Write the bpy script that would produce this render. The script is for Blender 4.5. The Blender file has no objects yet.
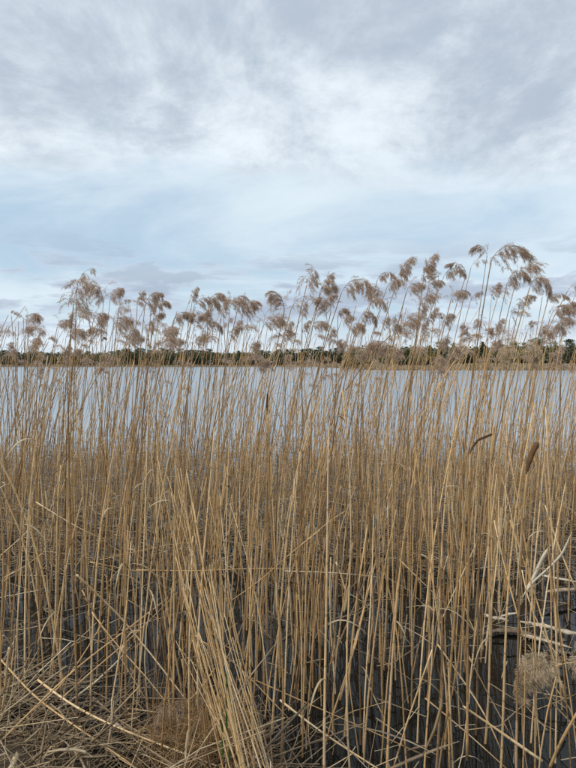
import bpy, math, random
import numpy as np
from mathutils import Vector, Matrix

R = math.radians
rng = np.random.default_rng(11)
random.seed(11)
scene = bpy.context.scene

# ------------------------------------------------------------------ camera
CAM_Z = 1.6
PITCH = R(2.05)                      # looking a touch below level
FPX = 558.0                          # focal length in pixels of the 576 x 768 photograph
cam_d = bpy.data.cameras.new('camera')
cam_d.sensor_fit = 'VERTICAL'
cam_d.angle = 2 * math.atan(384.0 / FPX)
cam_d.clip_start = 0.05
cam_d.clip_end = 6000
cam = bpy.data.objects.new('camera', cam_d)
cam.location = (0, 0, CAM_Z)
cam.rotation_euler = (R(90) - PITCH, 0, 0)
scene.collection.objects.link(cam)
scene.camera = cam

# ------------------------------------------------------------------ sky and sun
SUN_EL, SUN_AZ = R(42), R(243)       # behind the photographer's left shoulder (azimuth clockwise from +Y)
world = bpy.data.worlds.new('World')
scene.world = world
world.use_nodes = True
nt = world.node_tree
nt.nodes.clear()
N = nt.nodes.new


def link(a, b):
    nt.links.new(a, b)


def vmath(op, a, b=None):
    n = N('ShaderNodeMath'); n.operation = op
    for i, v in enumerate((a, b)):
        if v is None:
            continue
        if isinstance(v, (int, float)):
            n.inputs[i].default_value = v
        else:
            link(v, n.inputs[i])
    return n.outputs[0]


def smooth(v, lo, hi, t0=0.0, t1=1.0):
    n = N('ShaderNodeMapRange'); n.interpolation_type = 'SMOOTHSTEP'
    link(v, n.inputs['Value'])
    n.inputs['From Min'].default_value = lo; n.inputs['From Max'].default_value = hi
    n.inputs['To Min'].default_value = t0; n.inputs['To Max'].default_value = t1
    return n.outputs[0]


def mixc(f, a, b):
    n = N('ShaderNodeMix'); n.data_type = 'RGBA'
    link(f, n.inputs['Factor'])
    for s, v in ((n.inputs['A'], a), (n.inputs['B'], b)):
        if isinstance(v, tuple):
            s.default_value = (*v, 1)
        else:
            link(v, s)
    return n.outputs['Result']


def wnoise(vec, scale, detail=8, rough=0.55, dist=0.0):
    n = N('ShaderNodeTexNoise'); n.noise_dimensions = '3D'
    link(vec, n.inputs['Vector'])
    n.inputs['Scale'].default_value = scale; n.inputs['Detail'].default_value = detail
    n.inputs['Roughness'].default_value = rough; n.inputs['Distortion'].default_value = dist
    return n.outputs['Fac']


def comb(x, y, z):
    n = N('ShaderNodeCombineXYZ')
    for i, v in enumerate((x, y, z)):
        if isinstance(v, (int, float)):
            n.inputs[i].default_value = v
        else:
            link(v, n.inputs[i])
    return n.outputs[0]


sky = N('ShaderNodeTexSky'); sky.sky_type = 'NISHITA'; sky.sun_disc = False
sky.sun_elevation = SUN_EL; sky.sun_rotation = SUN_AZ
sky.air_density = 1.0; sky.dust_density = 1.5; sky.ozone_density = 1.2
tc = N('ShaderNodeTexCoord')
sep = N('ShaderNodeSeparateXYZ'); link(tc.outputs['Generated'], sep.inputs[0])
dx, dy, dz = sep.outputs
zc = vmath('ADD', vmath('MAXIMUM', dz, 0.0), 0.2)
u = vmath('DIVIDE', dx, zc); v = vmath('DIVIDE', dy, zc)
plane = comb(u, v, 3.7)
rad = vmath('SQRT', vmath('ADD', vmath('MULTIPLY', u, u), vmath('MULTIPLY', v, v)))
# clear air, veiled by thin high cloud
base = mixc(smooth(wnoise(comb(vmath('MULTIPLY', u, 0.8), vmath('MULTIPLY', v, 1.1), 9.1), 1.1, 9, 0.58, 0.5), 0.34, 0.68),
            mixc(comb(0.7, 0.7, 0.7), sky.outputs[0], (4.3, 5.7, 6.9)), (5.9, 6.85, 7.5))
# upper deck of stratocumulus overhead that ends some way in front
SKY_SEED = (31.5, 26.1)
deck_n = wnoise(plane, 0.9, 10, 0.58, 0.25)
deck_edge = vmath('ADD', rad, vmath('MULTIPLY', vmath('SUBTRACT', deck_n, 0.5), 1.1))
deck = smooth(deck_edge, 2.0, 1.72)
tone_n = wnoise(comb(u, vmath('MULTIPLY', v, 0.8), SKY_SEED[0]), 2.3, 12, 0.66, 0.25)
big_n = wnoise(comb(u, vmath('MULTIPLY', v, 0.8), SKY_SEED[1]), 0.95, 4, 0.5, 0.3)
tone_mix = vmath('ADD', vmath('MULTIPLY', tone_n, 0.58), vmath('MULTIPLY', big_n, 0.42))
deck_col = mixc(smooth(tone_mix, 0.395, 0.59), (3.7, 4.3, 5.1), (6.9, 7.55, 8.05))
skyc = mixc(vmath('MULTIPLY', deck, 0.93), base, deck_col)
# low flat-bottomed cloud banks toward the horizon
az = N('ShaderNodeMath'); az.operation = 'ARCTAN2'; link(dx, az.inputs[0]); link(dy, az.inputs[1])
low_v = comb(vmath('MULTIPLY', az.outputs[0], 3.4), vmath('MULTIPLY', dz, 15.0), 6.9)
low_n = wnoise(low_v, 1.9, 9, 0.55, 0.2)
low_band = vmath('MULTIPLY', smooth(dz, 0.02, 0.075), smooth(dz, 0.24, 0.12))
low = vmath('MULTIPLY', smooth(low_n, 0.48, 0.535), low_band)
skyc = mixc(vmath('MULTIPLY', low, 0.85), skyc, mixc(smooth(low_n, 0.50, 0.60), (4.6, 5.3, 6.3), (3.4, 4.05, 5.0)))
# bright haze right on the horizon
hz = smooth(dz, 0.10, 0.0)
skyc = mixc(vmath('MULTIPLY', hz, 0.55), skyc, (6.4, 7.0, 7.7))
bg = N('ShaderNodeBackground'); bg.inputs['Strength'].default_value = 0.067
link(skyc, bg.inputs['Color'])
out = N('ShaderNodeOutputWorld'); link(bg.outputs[0], out.inputs['Surface'])

sun_d = bpy.data.lights.new('sun', 'SUN')
sun_d.energy = 1.5; sun_d.angle = R(10); sun_d.color = (1.0, 0.95, 0.87)
sun = bpy.data.objects.new('sun', sun_d)
sun_dir = Vector((math.sin(SUN_AZ) * math.cos(SUN_EL), math.cos(SUN_AZ) * math.cos(SUN_EL), math.sin(SUN_EL)))
sun.rotation_euler = sun_dir.to_track_quat('Z', 'Y').to_euler()
sun.location = (-6, -8, 14)
scene.collection.objects.link(sun)

vs = scene.view_settings
vs.view_transform = 'Standard'; vs.look = 'None'; vs.exposure = 0.92; vs.gamma = 1.0
vs.use_curve_mapping = False
scene.render.engine = 'CYCLES'
scene.cycles.use_denoising = False
scene.cycles.max_bounces = 6
scene.cycles.diffuse_bounces = 4

# ------------------------------------------------------------------ helpers
C = scene.collection


def at(px, py, d):
    """a point of the photograph (576 x 768) at distance d along +Y of the optical axis"""
    xc = (px - 288.0) / FPX * d
    yc = (384.0 - py) / FPX * d
    c, s = math.cos(PITCH), math.sin(PITCH)
    return np.array((xc, d * c + yc * s, CAM_Z - d * s + yc * c))


def on_level(px, py, h):
    """where the sight line through a pixel meets the level z = h"""
    a = at(px, py, 1.0) - np.array((0, 0, CAM_Z))
    t = (h - CAM_Z) / a[2]
    return np.array((0, 0, CAM_Z)) + a * t


class MB:
    """collects pieces and links them as ONE mesh object"""
    def __init__(s):
        s.v, s.q, s.t, s.tone, s.along, s.n = [], [], [], [], [], 0

    def add(s, v, quads=None, tris=None, tone=0.5, along=0.0):
        v = np.asarray(v, float)
        m = len(v)
        s.v.append(v)
        if quads is not None and len(quads):
            s.q.append(np.asarray(quads) + s.n)
        if tris is not None and len(tris):
            s.t.append(np.asarray(tris) + s.n)
        s.tone.append(np.broadcast_to(np.asarray(tone, float), (m,)))
        s.along.append(np.broadcast_to(np.asarray(along, float), (m,)))
        s.n += m

    def tube(s, pts, rad, k=5, tone=0.5, a0=0.0, cap=True):
        pts = np.asarray(pts, float); n = len(pts)
        rad = np.broadcast_to(np.asarray(rad, float), (n,))
        tan = np.gradient(pts, axis=0)
        tan /= np.linalg.norm(tan, axis=1)[:, None] + 1e-12
        ref = np.array((0.31, 0.95, 0.05)) if abs(tan[n // 2][1]) < 0.8 else np.array((0.95, 0.1, 0.3))
        e1 = np.cross(tan, ref); e1 /= np.linalg.norm(e1, axis=1)[:, None] + 1e-12
        e2 = np.cross(tan, e1)
        ang = np.arange(k) / k * 2 * math.pi
        ring = e1[:, None, :] * np.cos(ang)[None, :, None] + e2[:, None, :] * np.sin(ang)[None, :, None]
        vv = (pts[:, None, :] + ring * rad[:, None, None]).reshape(-1, 3)
        i = np.arange(n - 1)[:, None] * k; j = np.arange(k)[None, :]; j2 = (j + 1) % k
        q = np.stack((i + j, i + j2, i + k + j2, i + k + j), -1).reshape(-1, 4)[:, ::-1]
        seg = np.concatenate(((0,), np.cumsum(np.linalg.norm(np.diff(pts, axis=0), axis=1)))) + a0
        tr = None
        al = np.repeat(seg, k)
        if cap:
            vv = np.concatenate((vv, pts[:1], pts[-1:]))
            al = np.concatenate((al, seg[:1], seg[-1:]))
            jj = np.arange(k); c0, c1 = n * k, n * k + 1; o = (n - 1) * k
            tr = np.concatenate((np.stack((np.full(k, c0), jj, (jj + 1) % k), -1),
                                 np.stack((np.full(k, c1), o + (jj + 1) % k, o + jj), -1)))
        s.add(vv, q, tr, tone, al)

    def ribbon(s, pts, width, side, tone=0.5, thick=0.0007, fold=0.0):
        """a leaf blade: two faces with an edge between them"""
        pts = np.asarray(pts, float); n = len(pts)
        w = np.broadcast_to(np.asarray(width, float), (n,))[:, None] * 0.5
        side = np.asarray(side, float)
        if side.ndim == 1:
            side = np.repeat(side[None], n, 0)
        tan = np.gradient(pts, axis=0); nor = np.cross(tan, side)
        nor /= np.linalg.norm(nor, axis=1)[:, None] + 1e-12
        a = pts - side * w; b = pts + side * w; m = pts - nor * (fold * w + thick); mt = m + nor * thick * 2
        vv = np.stack((a, m, b, mt), 1).reshape(-1, 3)
        i = np.arange(n - 1)[:, None] * 4; j = np.arange(4)[None]; j2 = (j + 1) % 4
        q = np.stack((i + j, i + j2, i + 4 + j2, i + 4 + j), -1).reshape(-1, 4)
        seg = np.concatenate(((0,), np.cumsum(np.linalg.norm(np.diff(pts, axis=0), axis=1))))
        s.add(vv, q, None, tone, np.repeat(seg, 4))

    def mesh(s, name, mat, smooth_=True):
        me = bpy.data.meshes.new(name)
        v = np.concatenate(s.v) if s.v else np.zeros((0, 3))
        q = np.concatenate(s.q) if s.q else np.zeros((0, 4), int)
        t = np.concatenate(s.t) if s.t else np.zeros((0, 3), int)
        me.vertices.add(len(v)); me.vertices.foreach_set('co', v.astype(np.float32).ravel())
        loops = np.concatenate((q.ravel(), t.ravel()))
        me.loops.add(len(loops)); me.loops.foreach_set('vertex_index', loops.astype(np.int32))
        starts = np.concatenate((np.arange(len(q)) * 4, len(q) * 4 + np.arange(len(t)) * 3))
        me.polygons.add(len(starts))
        me.polygons.foreach_set('loop_start', starts.astype(np.int32))
        me.polygons.foreach_set('use_smooth', np.full(len(starts), smooth_))
        for nm, arr in (('tone', s.tone), ('along', s.along)):
            at_ = me.attributes.new(nm, 'FLOAT', 'POINT')
            at_.data.foreach_set('value', np.concatenate(arr).astype(np.float32))
        me.update(calc_edges=True)
        me.validate()
        if mat is not None:
            me.materials.append(mat)
        return me

    def build(s, name, mat, parent=None, smooth_=True):
        return put(name, s.mesh(name, mat, smooth_), parent)


def put(name, data, parent=None, loc=(0, 0, 0)):
    o = bpy.data.objects.new(name, data)
    C.objects.link(o)
    o.location = loc
    if parent is not None:
        o.parent = parent
    return o


def tag(o, label=None, cat=None, group=None, kind=None):
    if label: o['label'] = label
    if cat: o['category'] = cat
    if group: o['group'] = group
    if kind: o['kind'] = kind
    return o


def thing(name, label, cat, loc, group=None):
    o = put(name, None, None, loc)
    o.empty_display_size = 0.1
    return tag(o, label, cat, group)


# ------------------------------------------------------------------ materials
def new_mat(name):
    m = bpy.data.materials.new(name); m.use_nodes = True
    t = m.node_tree
    return m, t, t.nodes['Principled BSDF'], t.nodes['Material Output']


def stem_material(name, stops, node_len=0.19, rough=0.6, trans=0.0, band=0.45, weather=0.0):
    m, t, p, o = new_mat(name)
    n = t.nodes.new; L = t.links.new
    tone = n('ShaderNodeAttribute'); tone.attribute_name = 'tone'
    al = n('ShaderNodeAttribute'); al.attribute_name = 'along'
    div = n('ShaderNodeMath'); div.operation = 'DIVIDE'; L(al.outputs['Fac'], div.inputs[0]); div.inputs[1].default_value = node_len
    fl = n('ShaderNodeMath'); fl.operation = 'FLOOR'; L(div.outputs[0], fl.inputs[0])
    fr = n('ShaderNodeMath'); fr.operation = 'FRACT'; L(div.outputs[0], fr.inputs[0])
    wv = n('ShaderNodeCombineXYZ'); L(fl.outputs[0], wv.inputs[0]); L(tone.outputs['Fac'], wv.inputs[1])
    wn = n('ShaderNodeTexWhiteNoise'); wn.noise_dimensions = '2D'; L(wv.outputs[0], wn.inputs['Vector'])
    ma = n('ShaderNodeMath'); ma.operation = 'MULTIPLY_ADD'
    L(wn.outputs['Value'], ma.inputs[0]); ma.inputs[1].default_value = 0.34; ma.inputs[2].default_value = -0.17
    geo = n('ShaderNodeNewGeometry')
    nz = n('ShaderNodeTexNoise'); nz.inputs['Scale'].default_value = 38; nz.inputs['Detail'].default_value = 4
    mp = n('ShaderNodeMapping'); mp.inputs['Scale'].default_value = (6, 6, 0.8)
    L(geo.outputs['Position'], mp.inputs['Vector']); L(mp.outputs[0], nz.inputs['Vector'])
    nm = n('ShaderNodeMath'); nm.operation = 'MULTIPLY_ADD'; L(nz.outputs['Fac'], nm.inputs[0])
    nm.inputs[1].default_value = 0.5; nm.inputs[2].default_value = -0.25
    a1 = n('ShaderNodeMath'); a1.operation = 'ADD'; L(tone.outputs['Fac'], a1.inputs[0]); L(ma.outputs[0], a1.inputs[1])
    a2 = n('ShaderNodeMath'); a2.operation = 'ADD'; L(a1.outputs[0], a2.inputs[0]); L(nm.outputs[0], a2.inputs[1])
    ramp = n('ShaderNodeValToRGB'); L(a2.outputs[0], ramp.inputs['Fac'])
    el = ramp.color_ramp.elements
    while len(el) < len(stops):
        el.new(0.5)
    for e, (pos, c) in zip(el, stops):
        e.position = pos; e.color = (*c, 1)
    hs = n('ShaderNodeMath'); hs.operation = 'MULTIPLY'; L(tone.outputs['Fac'], hs.inputs[0]); hs.inputs[1].default_value = 3.0
    gn = n('ShaderNodeTexNoise'); gn.noise_dimensions = '4D'; gn.inputs['Scale'].default_value = 1.7; gn.inputs['Detail'].default_value = 3
    L(geo.outputs['Position'], gn.inputs['Vector']); L(hs.outputs[0], gn.inputs['W'])
    gm = n('ShaderNodeMapRange'); L(gn.outputs['Fac'], gm.inputs['Value']); gm.inputs['From Min'].default_value = 0.52; gm.inputs['From Max'].default_value = 0.72
    gm.inputs['To Max'].default_value = weather
    hsv = n('ShaderNodeHueSaturation'); hsv.inputs['Saturation'].default_value = 0.35; hsv.inputs['Value'].default_value = 0.8; L(ramp.outputs['Color'], hsv.inputs['Color'])
    gx = n('ShaderNodeMix'); gx.data_type = 'RGBA'; L(gm.outputs[0], gx.inputs['Factor']); L(ramp.outputs['Color'], gx.inputs['A']); L(hsv.outputs[0], gx.inputs['B'])
    mr = n('ShaderNodeMapRange'); L(fr.outputs[0], mr.inputs['Value'])
    mr.inputs['From Min'].default_value = 0.0; mr.inputs['From Max'].default_value = 0.07
    mr.inputs['To Min'].default_value = band; mr.inputs['To Max'].default_value = 1.0
    mul = n('ShaderNodeVectorMath'); mul.operation = 'SCALE'
    L(gx.outputs['Result'], mul.inputs[0]); L(mr.outputs[0], mul.inputs['Scale'])
    L(mul.outputs[0], p.inputs['Base Color'])
    p.inputs['Roughness'].default_value = rough
    p.inputs['Specular IOR Level'].default_value = 0.35
    if trans:
        tr = n('ShaderNodeBsdfTranslucent'); L(mul.outputs[0], tr.inputs['Color'])
        mx = n('ShaderNodeMixShader'); mx.inputs[0].default_value = trans
        L(p.outputs[0], mx.inputs[1]); L(tr.outputs[0], mx.inputs[2]); L(mx.outputs[0], o.inputs['Surface'])
    return m


M = {}
M['reed'] = stem_material('dry_reed', [(0.0, (0.13, 0.078, 0.038)), (0.35, (0.35, 0.21, 0.09)), (0.68, (0.59, 0.385, 0.175)), (1.0, (0.79, 0.61, 0.37))], weather=0.45)
M['straw'] = stem_material('weathered_straw', [(0.0, (0.15, 0.105, 0.065)), (0.4, (0.33, 0.235, 0.13)), (0.75, (0.50, 0.39, 0.23)), (1.0, (0.70, 0.60, 0.42))], band=0.75, weather=0.8)
M['leaf'] = stem_material('dry_leaf', [(0.0, (0.20, 0.14, 0.08)), (0.5, (0.42, 0.31, 0.17)), (1.0, (0.66, 0.55, 0.37))], 5.0, 0.7, 0.25, 1.0)
M['plume'] = stem_material('seed_plume', [(0.0, (0.27, 0.18, 0.115)), (0.5, (0.55, 0.415, 0.32)), (1.0, (0.80, 0.68, 0.57))], 5.0, 0.85, 0.5, 1.0)
M['buff'] = stem_material('buff_plume', [(0.0, (0.34, 0.25, 0.15)), (0.5, (0.62, 0.49, 0.33)), (1.0, (0.80, 0.68, 0.50))], 5.0, 0.85, 0.4, 1.0)
M['bleached'] = stem_material('bleached_leaf', [(0.0, (0.45, 0.36, 0.24)), (0.5, (0.68, 0.58, 0.43)), (1.0, (0.80, 0.72, 0.57))], 0.045, 0.6, 0.15, 0.8)
M['wood'] = stem_material('bleached_wood', [(0.0, (0.13, 0.09, 0.06)), (0.5, (0.45, 0.35, 0.24)), (1.0, (0.68, 0.58, 0.45))], 5.0, 0.75, 0.0, 1.0)
M['cattail'] = stem_material('cattail_velvet', [(0.0, (0.035, 0.018, 0.009)), (0.5, (0.10, 0.052, 0.022)), (1.0, (0.19, 0.105, 0.045))], 5.0, 0.95, 0.0, 1.0)
M['green'] = stem_material('green_blade', [(0.0, (0.035, 0.07, 0.015)), (0.5, (0.07, 0.15, 0.025)), (1.0, (0.16, 0.26, 0.06))], 5.0, 0.5, 0.25, 1.0)
M['bark'] = stem_material('bark', [(0.0, (0.05, 0.04, 0.03)), (1.0, (0.16, 0.13, 0.105))], 5.0, 0.9, 0.0, 1.0)
M['conifer'] = stem_material('conifer_needles', [(0.0, (0.055, 0.07, 0.04)), (0.5, (0.085, 0.105, 0.055)), (1.0, (0.12, 0.14, 0.07))], 5.0, 0.8, 0.0, 1.0)
M['birch'] = stem_material('spring_foliage', [(0.0, (0.10, 0.105, 0.045)), (0.5, (0.16, 0.17, 0.065)), (1.0, (0.22, 0.23, 0.085))], 5.0, 0.8, 0.2, 1.0)
M['twig'] = stem_material('bare_twigs', [(0.0, (0.085, 0.088, 0.05)), (0.5, (0.125, 0.13, 0.07)), (1.0, (0.19, 0.18, 0.10))], 5.0, 0.8, 0.0, 1.0)

# mud, bank and shore
m, t, p, o = new_mat('lakeside_mud'); n = t.nodes.new; L = t.links.new
geo = n('ShaderNodeNewGeometry')
z1 = n('ShaderNodeTexNoise'); z1.inputs['Scale'].default_value = 2.4; z1.inputs['Detail'].default_value = 9; z1.inputs['Roughness'].default_value = 0.65
z2 = n('ShaderNodeTexNoise'); z2.inputs['Scale'].default_value = 34; z2.inputs['Detail'].default_value = 6
L(geo.outputs['Position'], z1.inputs['Vector']); L(geo.outputs['Position'], z2.inputs['Vector'])
r1 = n('ShaderNodeValToRGB'); L(z1.outputs['Fac'], r1.inputs['Fac'])
r1.color_ramp.elements[0].position = 0.36; r1.color_ramp.elements[0].color = (0.022, 0.016, 0.011, 1)
r1.color_ramp.elements[1].position = 0.66; r1.color_ramp.elements[1].color = (0.11, 0.08, 0.048, 1)
L(r1.outputs['Color'], p.inputs['Base Color']); p.inputs['Roughness'].default_value = 0.85
b = n('ShaderNodeBump'); b.inputs['Strength'].default_value = 0.6; b.inputs['Distance'].default_value = 0.02
L(z2.outputs['Fac'], b.inputs['Height']); L(b.outputs[0], p.inputs['Normal'])
M['mud'] = m

# lake water
m, t, p, o = new_mat('lake_water'); n = t.nodes.new; L = t.links.new
geo = n('ShaderNodeNewGeometry'); sp = n('ShaderNodeSeparateXYZ'); L(geo.outputs['Position'], sp.inputs[0])
p.inputs['Specular IOR Level'].default_value = 0.5


def ripple(scale, stretch, detail, rough):
    mp = n('ShaderNodeMapping'); mp.inputs['Scale'].default_value = stretch; mp.inputs['Rotation'].default_value = (0, 0, R(14))
    L(geo.outputs['Position'], mp.inputs['Vector'])
    z = n('ShaderNodeTexNoise'); z.inputs['Scale'].default_value = scale; z.inputs['Detail'].default_value = detail; z.inputs['Roughness'].default_value = rough
    L(mp.outputs[0], z.inputs['Vector'])
    return z.outputs['Fac']


w1 = ripple(2.2, (0.55, 1.3, 1), 4, 0.55)
w2 = ripple(11.0, (0.7, 1.2, 1), 3, 0.5)
lane = ripple(0.03, (0.25, 1.6, 1), 4, 0.5)
ad = n('ShaderNodeMath'); ad.operation = 'MULTIPLY_ADD'; L(w2, ad.inputs[0]); ad.inputs[1].default_value = 0.16; L(w1, ad.inputs[2])
open_w = n('ShaderNodeMapRange'); L(sp.outputs[1], open_w.inputs['Value'])     # sheltered among the reeds, rippled outside
open_w.inputs['From Min'].default_value = 5.0; open_w.inputs['From Max'].default_value = 16.0
open_w.inputs['To Min'].default_value = 0.06; open_w.inputs['To Max'].default_value = 0.13
lr = n('ShaderNodeMapRange'); L(lane, lr.inputs['Value'])
lr.inputs['From Min'].default_value = 0.35; lr.inputs['From Max'].default_value = 0.65; lr.inputs['To Min'].default_value = 0.45; lr.inputs['To Max'].default_value = 1.0
st = n('ShaderNodeMath'); st.operation = 'MULTIPLY'; L(open_w.outputs[0], st.inputs[0]); L(lr.outputs[0], st.inputs[1])
b = n('ShaderNodeBump'); b.inputs['Distance'].default_value = 0.05
L(st.outputs[0], b.inputs['Strength']); L(ad.outputs[0], b.inputs['Height']); L(b.outputs[0], p.inputs['Normal'])
rr = n('ShaderNodeMapRange'); L(sp.outputs[1], rr.inputs['Value']); rr.inputs['From Min'].default_value = 6.0; rr.inputs['From Max'].default_value = 20.0
rr.inputs['To Min'].default_value = 0.012; rr.inputs['To Max'].default_value = 0.24
# a wind ruffled lane in front of the spit
def wmap(sock, a_, b_):
    q_ = n('ShaderNodeMapRange'); q_.interpolation_type = 'SMOOTHSTEP'; L(sock, q_.inputs['Value'])
    q_.inputs['From Min'].default_value = a_; q_.inputs['From Max'].default_value = b_
    return q_.outputs[0]
def wmul(a_, b_, op='MULTIPLY'):
    q_ = n('ShaderNodeMath'); q_.operation = op; L(a_, q_.inputs[0])
    if isinstance(b_, float): q_.inputs[1].default_value = b_
    else: L(b_, q_.inputs[1])
    return q_.outputs[0]
lane2 = wmul(wmul(wmap(sp.outputs[1], 112.0, 122.0), wmap(sp.outputs[1], 141.0, 136.0)), wmap(sp.outputs[0], 8.0, 20.0))
L(wmul(wmul(lane2, 0.5), rr.outputs[0], 'MAXIMUM'), p.inputs['Roughness'])
lake_sheen = n('ShaderNodeMix'); lake_sheen.data_type = 'RGBA'
L(wmap(sp.outputs[1], 5.0, 14.0), lake_sheen.inputs['Factor'])        # dark among the reeds; sky brightness put into the open lake's colour
lake_sheen.inputs['A'].default_value = (0.006, 0.006, 0.005, 1); lake_sheen.inputs['B'].default_value = (0.19, 0.225, 0.265, 1)
L(lake_sheen.outputs['Result'], p.inputs['Base Color'])
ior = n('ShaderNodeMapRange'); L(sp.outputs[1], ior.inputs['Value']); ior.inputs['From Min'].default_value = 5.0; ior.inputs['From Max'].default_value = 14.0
ior.inputs['To Min'].default_value = 1.333; ior.inputs['To Max'].default_value = 2.3; L(ior.outputs[0], p.inputs['IOR'])  # index raised beyond real water so the open lake shines brighter
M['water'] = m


# ------------------------------------------------------------------ ground and water
def sstep(x, a, b):
    t_ = np.clip((x - a) / (b - a), 0, 1)
    return t_ * t_ * (3 - 2 * t_)


def bank_edge(x):
    return 2.05 + 0.50 * (1 - sstep(x, -1.5, 0.3)) - 0.35 * sstep(x, 0.1, 0.9) + 0.06 * np.sin(x * 3.1)


def shore(x):
    return 352 - 214 * sstep(x, 12, 26) + 3.0 * np.sin(x * 0.045) + 1.2 * np.sin(x * 0.21 + 1)


def ground_z(x, y):
    x = np.asarray(x, float); y = np.asarray(y, float)
    near = sstep(bank_edge(x) - y, -0.45, 0.35)
    bumps = 0.025 * np.sin(x * 5.3 + y * 2.1) * np.cos(y * 4.7 - x * 1.3)
    far = sstep(y - shore(x), -2.0, 5.0)
    return -0.42 + near * (0.50 + bumps) + far * 0.70 + 0.8 * sstep(y - shore(x), 5, 60)


def grid(name, xs, ys, zf, mat):
    X, Y = np.meshgrid(xs, ys)
    v = np.stack((X, Y, zf(X, Y)), -1).reshape(-1, 3)
    w = len(xs); i = np.arange(len(ys) - 1)[:, None] * w; j = np.arange(w - 1)[None]
    q = np.stack((i + j, i + j + 1, i + w + j + 1, i + w + j), -1).reshape(-1, 4)
    mb = MB(); mb.add(v, q)
    return mb.build(name, mat)


pos = np.concatenate((np.linspace(0, 6, 46), np.linspace(6.5, 14, 12), np.linspace(16, 60, 22), np.linspace(68, 300, 24), np.geomspace(340, 3000, 10)))
xs = np.concatenate((-pos[::-1], pos[1:]))
ys = np.concatenate((np.geomspace(3000, 12, 9) * -1, np.linspace(-8, 5, 80), np.linspace(5.4, 12, 12), np.geomspace(14, 125, 18), np.linspace(128, 150, 16),
                     np.linspace(156, 335, 22), np.linspace(338, 372, 18), np.geomspace(385, 3000, 12)))
tag(grid('ground', xs, ys, ground_z, M['mud']), 'brown muddy lake bank and lake bed under the reeds', kind='structure')
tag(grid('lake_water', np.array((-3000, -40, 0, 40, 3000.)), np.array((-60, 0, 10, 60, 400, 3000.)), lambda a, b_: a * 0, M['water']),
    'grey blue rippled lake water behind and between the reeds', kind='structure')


# ------------------------------------------------------------------ far shore: trees and reed fringe
def leaf_cloud(mb, centers, n_per, spread, size, tone_f):
    for c in centers:
        d = rng.normal(size=(n_per, 3)) * spread
        pts = c + d
        a = rng.normal(size=(n_per, 3)); a /= np.linalg.norm(a, axis=1)[:, None]
        bq = rng.normal(size=(n_per, 3)); bq = np.cross(a, bq); bq /= np.linalg.norm(bq, axis=1)[:, None]
        s_ = size * rng.uniform(0.6, 1.4, (n_per, 1))
        v = np.stack((pts - a * s_ * .5, pts + bq * s_ * .45, pts + a * s_ * .6, pts - bq * s_ * .4), 1).reshape(-1, 3)
        q = np.arange(n_per * 4).reshape(-1, 4)
        mb.add(v, q, None, np.repeat(np.clip(tone_f + rng.normal(size=n_per) * 0.16, 0, 1), 4))


def tree_meshes(kind):
    tr = MB(); cr = MB()
    if kind == 'spruce':
        H = 10.5
        tr.tube([(0, 0, -0.3), (0.03, 0, H * .5), (0, 0.02, H)], (0.17, 0.10, 0.02), 6, 0.3)
        cs = []
        for z in np.arange(0.9, H, 0.42):
            rr_ = 1.75 * (1 - z / H) ** 0.85 + 0.1
            for a in rng.uniform(0, 6.28, 7):
                for f in (0.45, 0.8, 1.05):
                    k = rng.uniform(0.75, 1.15)
                    cs.append((math.cos(a) * rr_ * f * k, math.sin(a) * rr_ * f * k, z - 0.22 * f * rr_))
        leaf_cloud(cr, np.array(cs), 4, 0.12, 0.42, 0.45)
    elif kind == 'pine':
        H = 11.0
        tr.tube([(0, 0, -0.3), (0.12, 0, H * .45), (0.02, 0.1, H * .95)], (0.20, 0.15, 0.04), 6, 0.7)
        cs = []
        for i in range(34):
            z = rng.uniform(0.42, 1.0) * H; a = rng.uniform(0, 6.28)
            rr_ = 1.9 * math.sqrt(max(0.05, 1 - ((z / H - 0.66) / 0.38) ** 2)) * rng.uniform(0.3, 1.0)
            c = np.array((math.cos(a) * rr_, math.sin(a) * rr_, z)); cs.append(c)
            tr.tube([(0.06, 0.03, z - 0.5), c * 0.7 + np.array((0, 0, z * 0.3 - 0.1)), c], (0.05, 0.03, 0.012), 4, 0.6)
        leaf_cloud(cr, np.array(cs), 42, (0.42, 0.42, 0.24), 0.34, 0.5)
    else:
        H = 10.0 if kind == 'birch' else 9.0
        tr.tube([(0, 0, -0.3), (0.1, 0, H * .4), (-0.05, 0.1, H * .92)], (0.15, 0.10, 0.02), 6, 0.95)
        cs = []
        for i in range(44):
            z0 = rng.uniform(0.22, 0.85) * H; a = rng.uniform(0, 6.28)
            l = rng.uniform(0.9, 2.1) * (1.15 - z0 / H)
            e = np.array((math.cos(a) * l, math.sin(a) * l, z0 + l * rng.uniform(0.6, 1.3)))
            tr.tube([(0.03, 0.03, z0), e * 0.5 + np.array((0, 0, z0 * 0.5 + 0.15)), e], (0.04, 0.022, 0.008), 3, 0.5)
            for f in (0.55, 0.8, 1.0):
                cs.append(np.array((e[0] * f, e[1] * f, z0 + (e[2] - z0) * f)))
        leaf_cloud(cr, np.array(cs), 11 if kind == 'birch' else 7, 0.27, 0.26, 0.5)
    return tr.mesh('trunk', M['bark']), cr.mesh('crown', M['conifer'] if kind in ('spruce', 'pine') else M['birch' if kind == 'birch' else 'twig'], False)


TREES = {k: [tree_meshes(k) for _ in range(nv)] for k, nv in (('spruce', 2), ('pine', 3), ('birch', 3), ('bare', 2))}
TNAME = {'spruce': 'spruce_tree', 'pine': 'pine_tree', 'birch': 'birch_tree', 'bare': 'bare_tree'}
TLOOK = {'spruce': 'dark pointed spruce', 'pine': 'dark round topped pine', 'birch': 'olive green birch coming into leaf', 'bare': 'grey brown leafless tree'}


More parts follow.
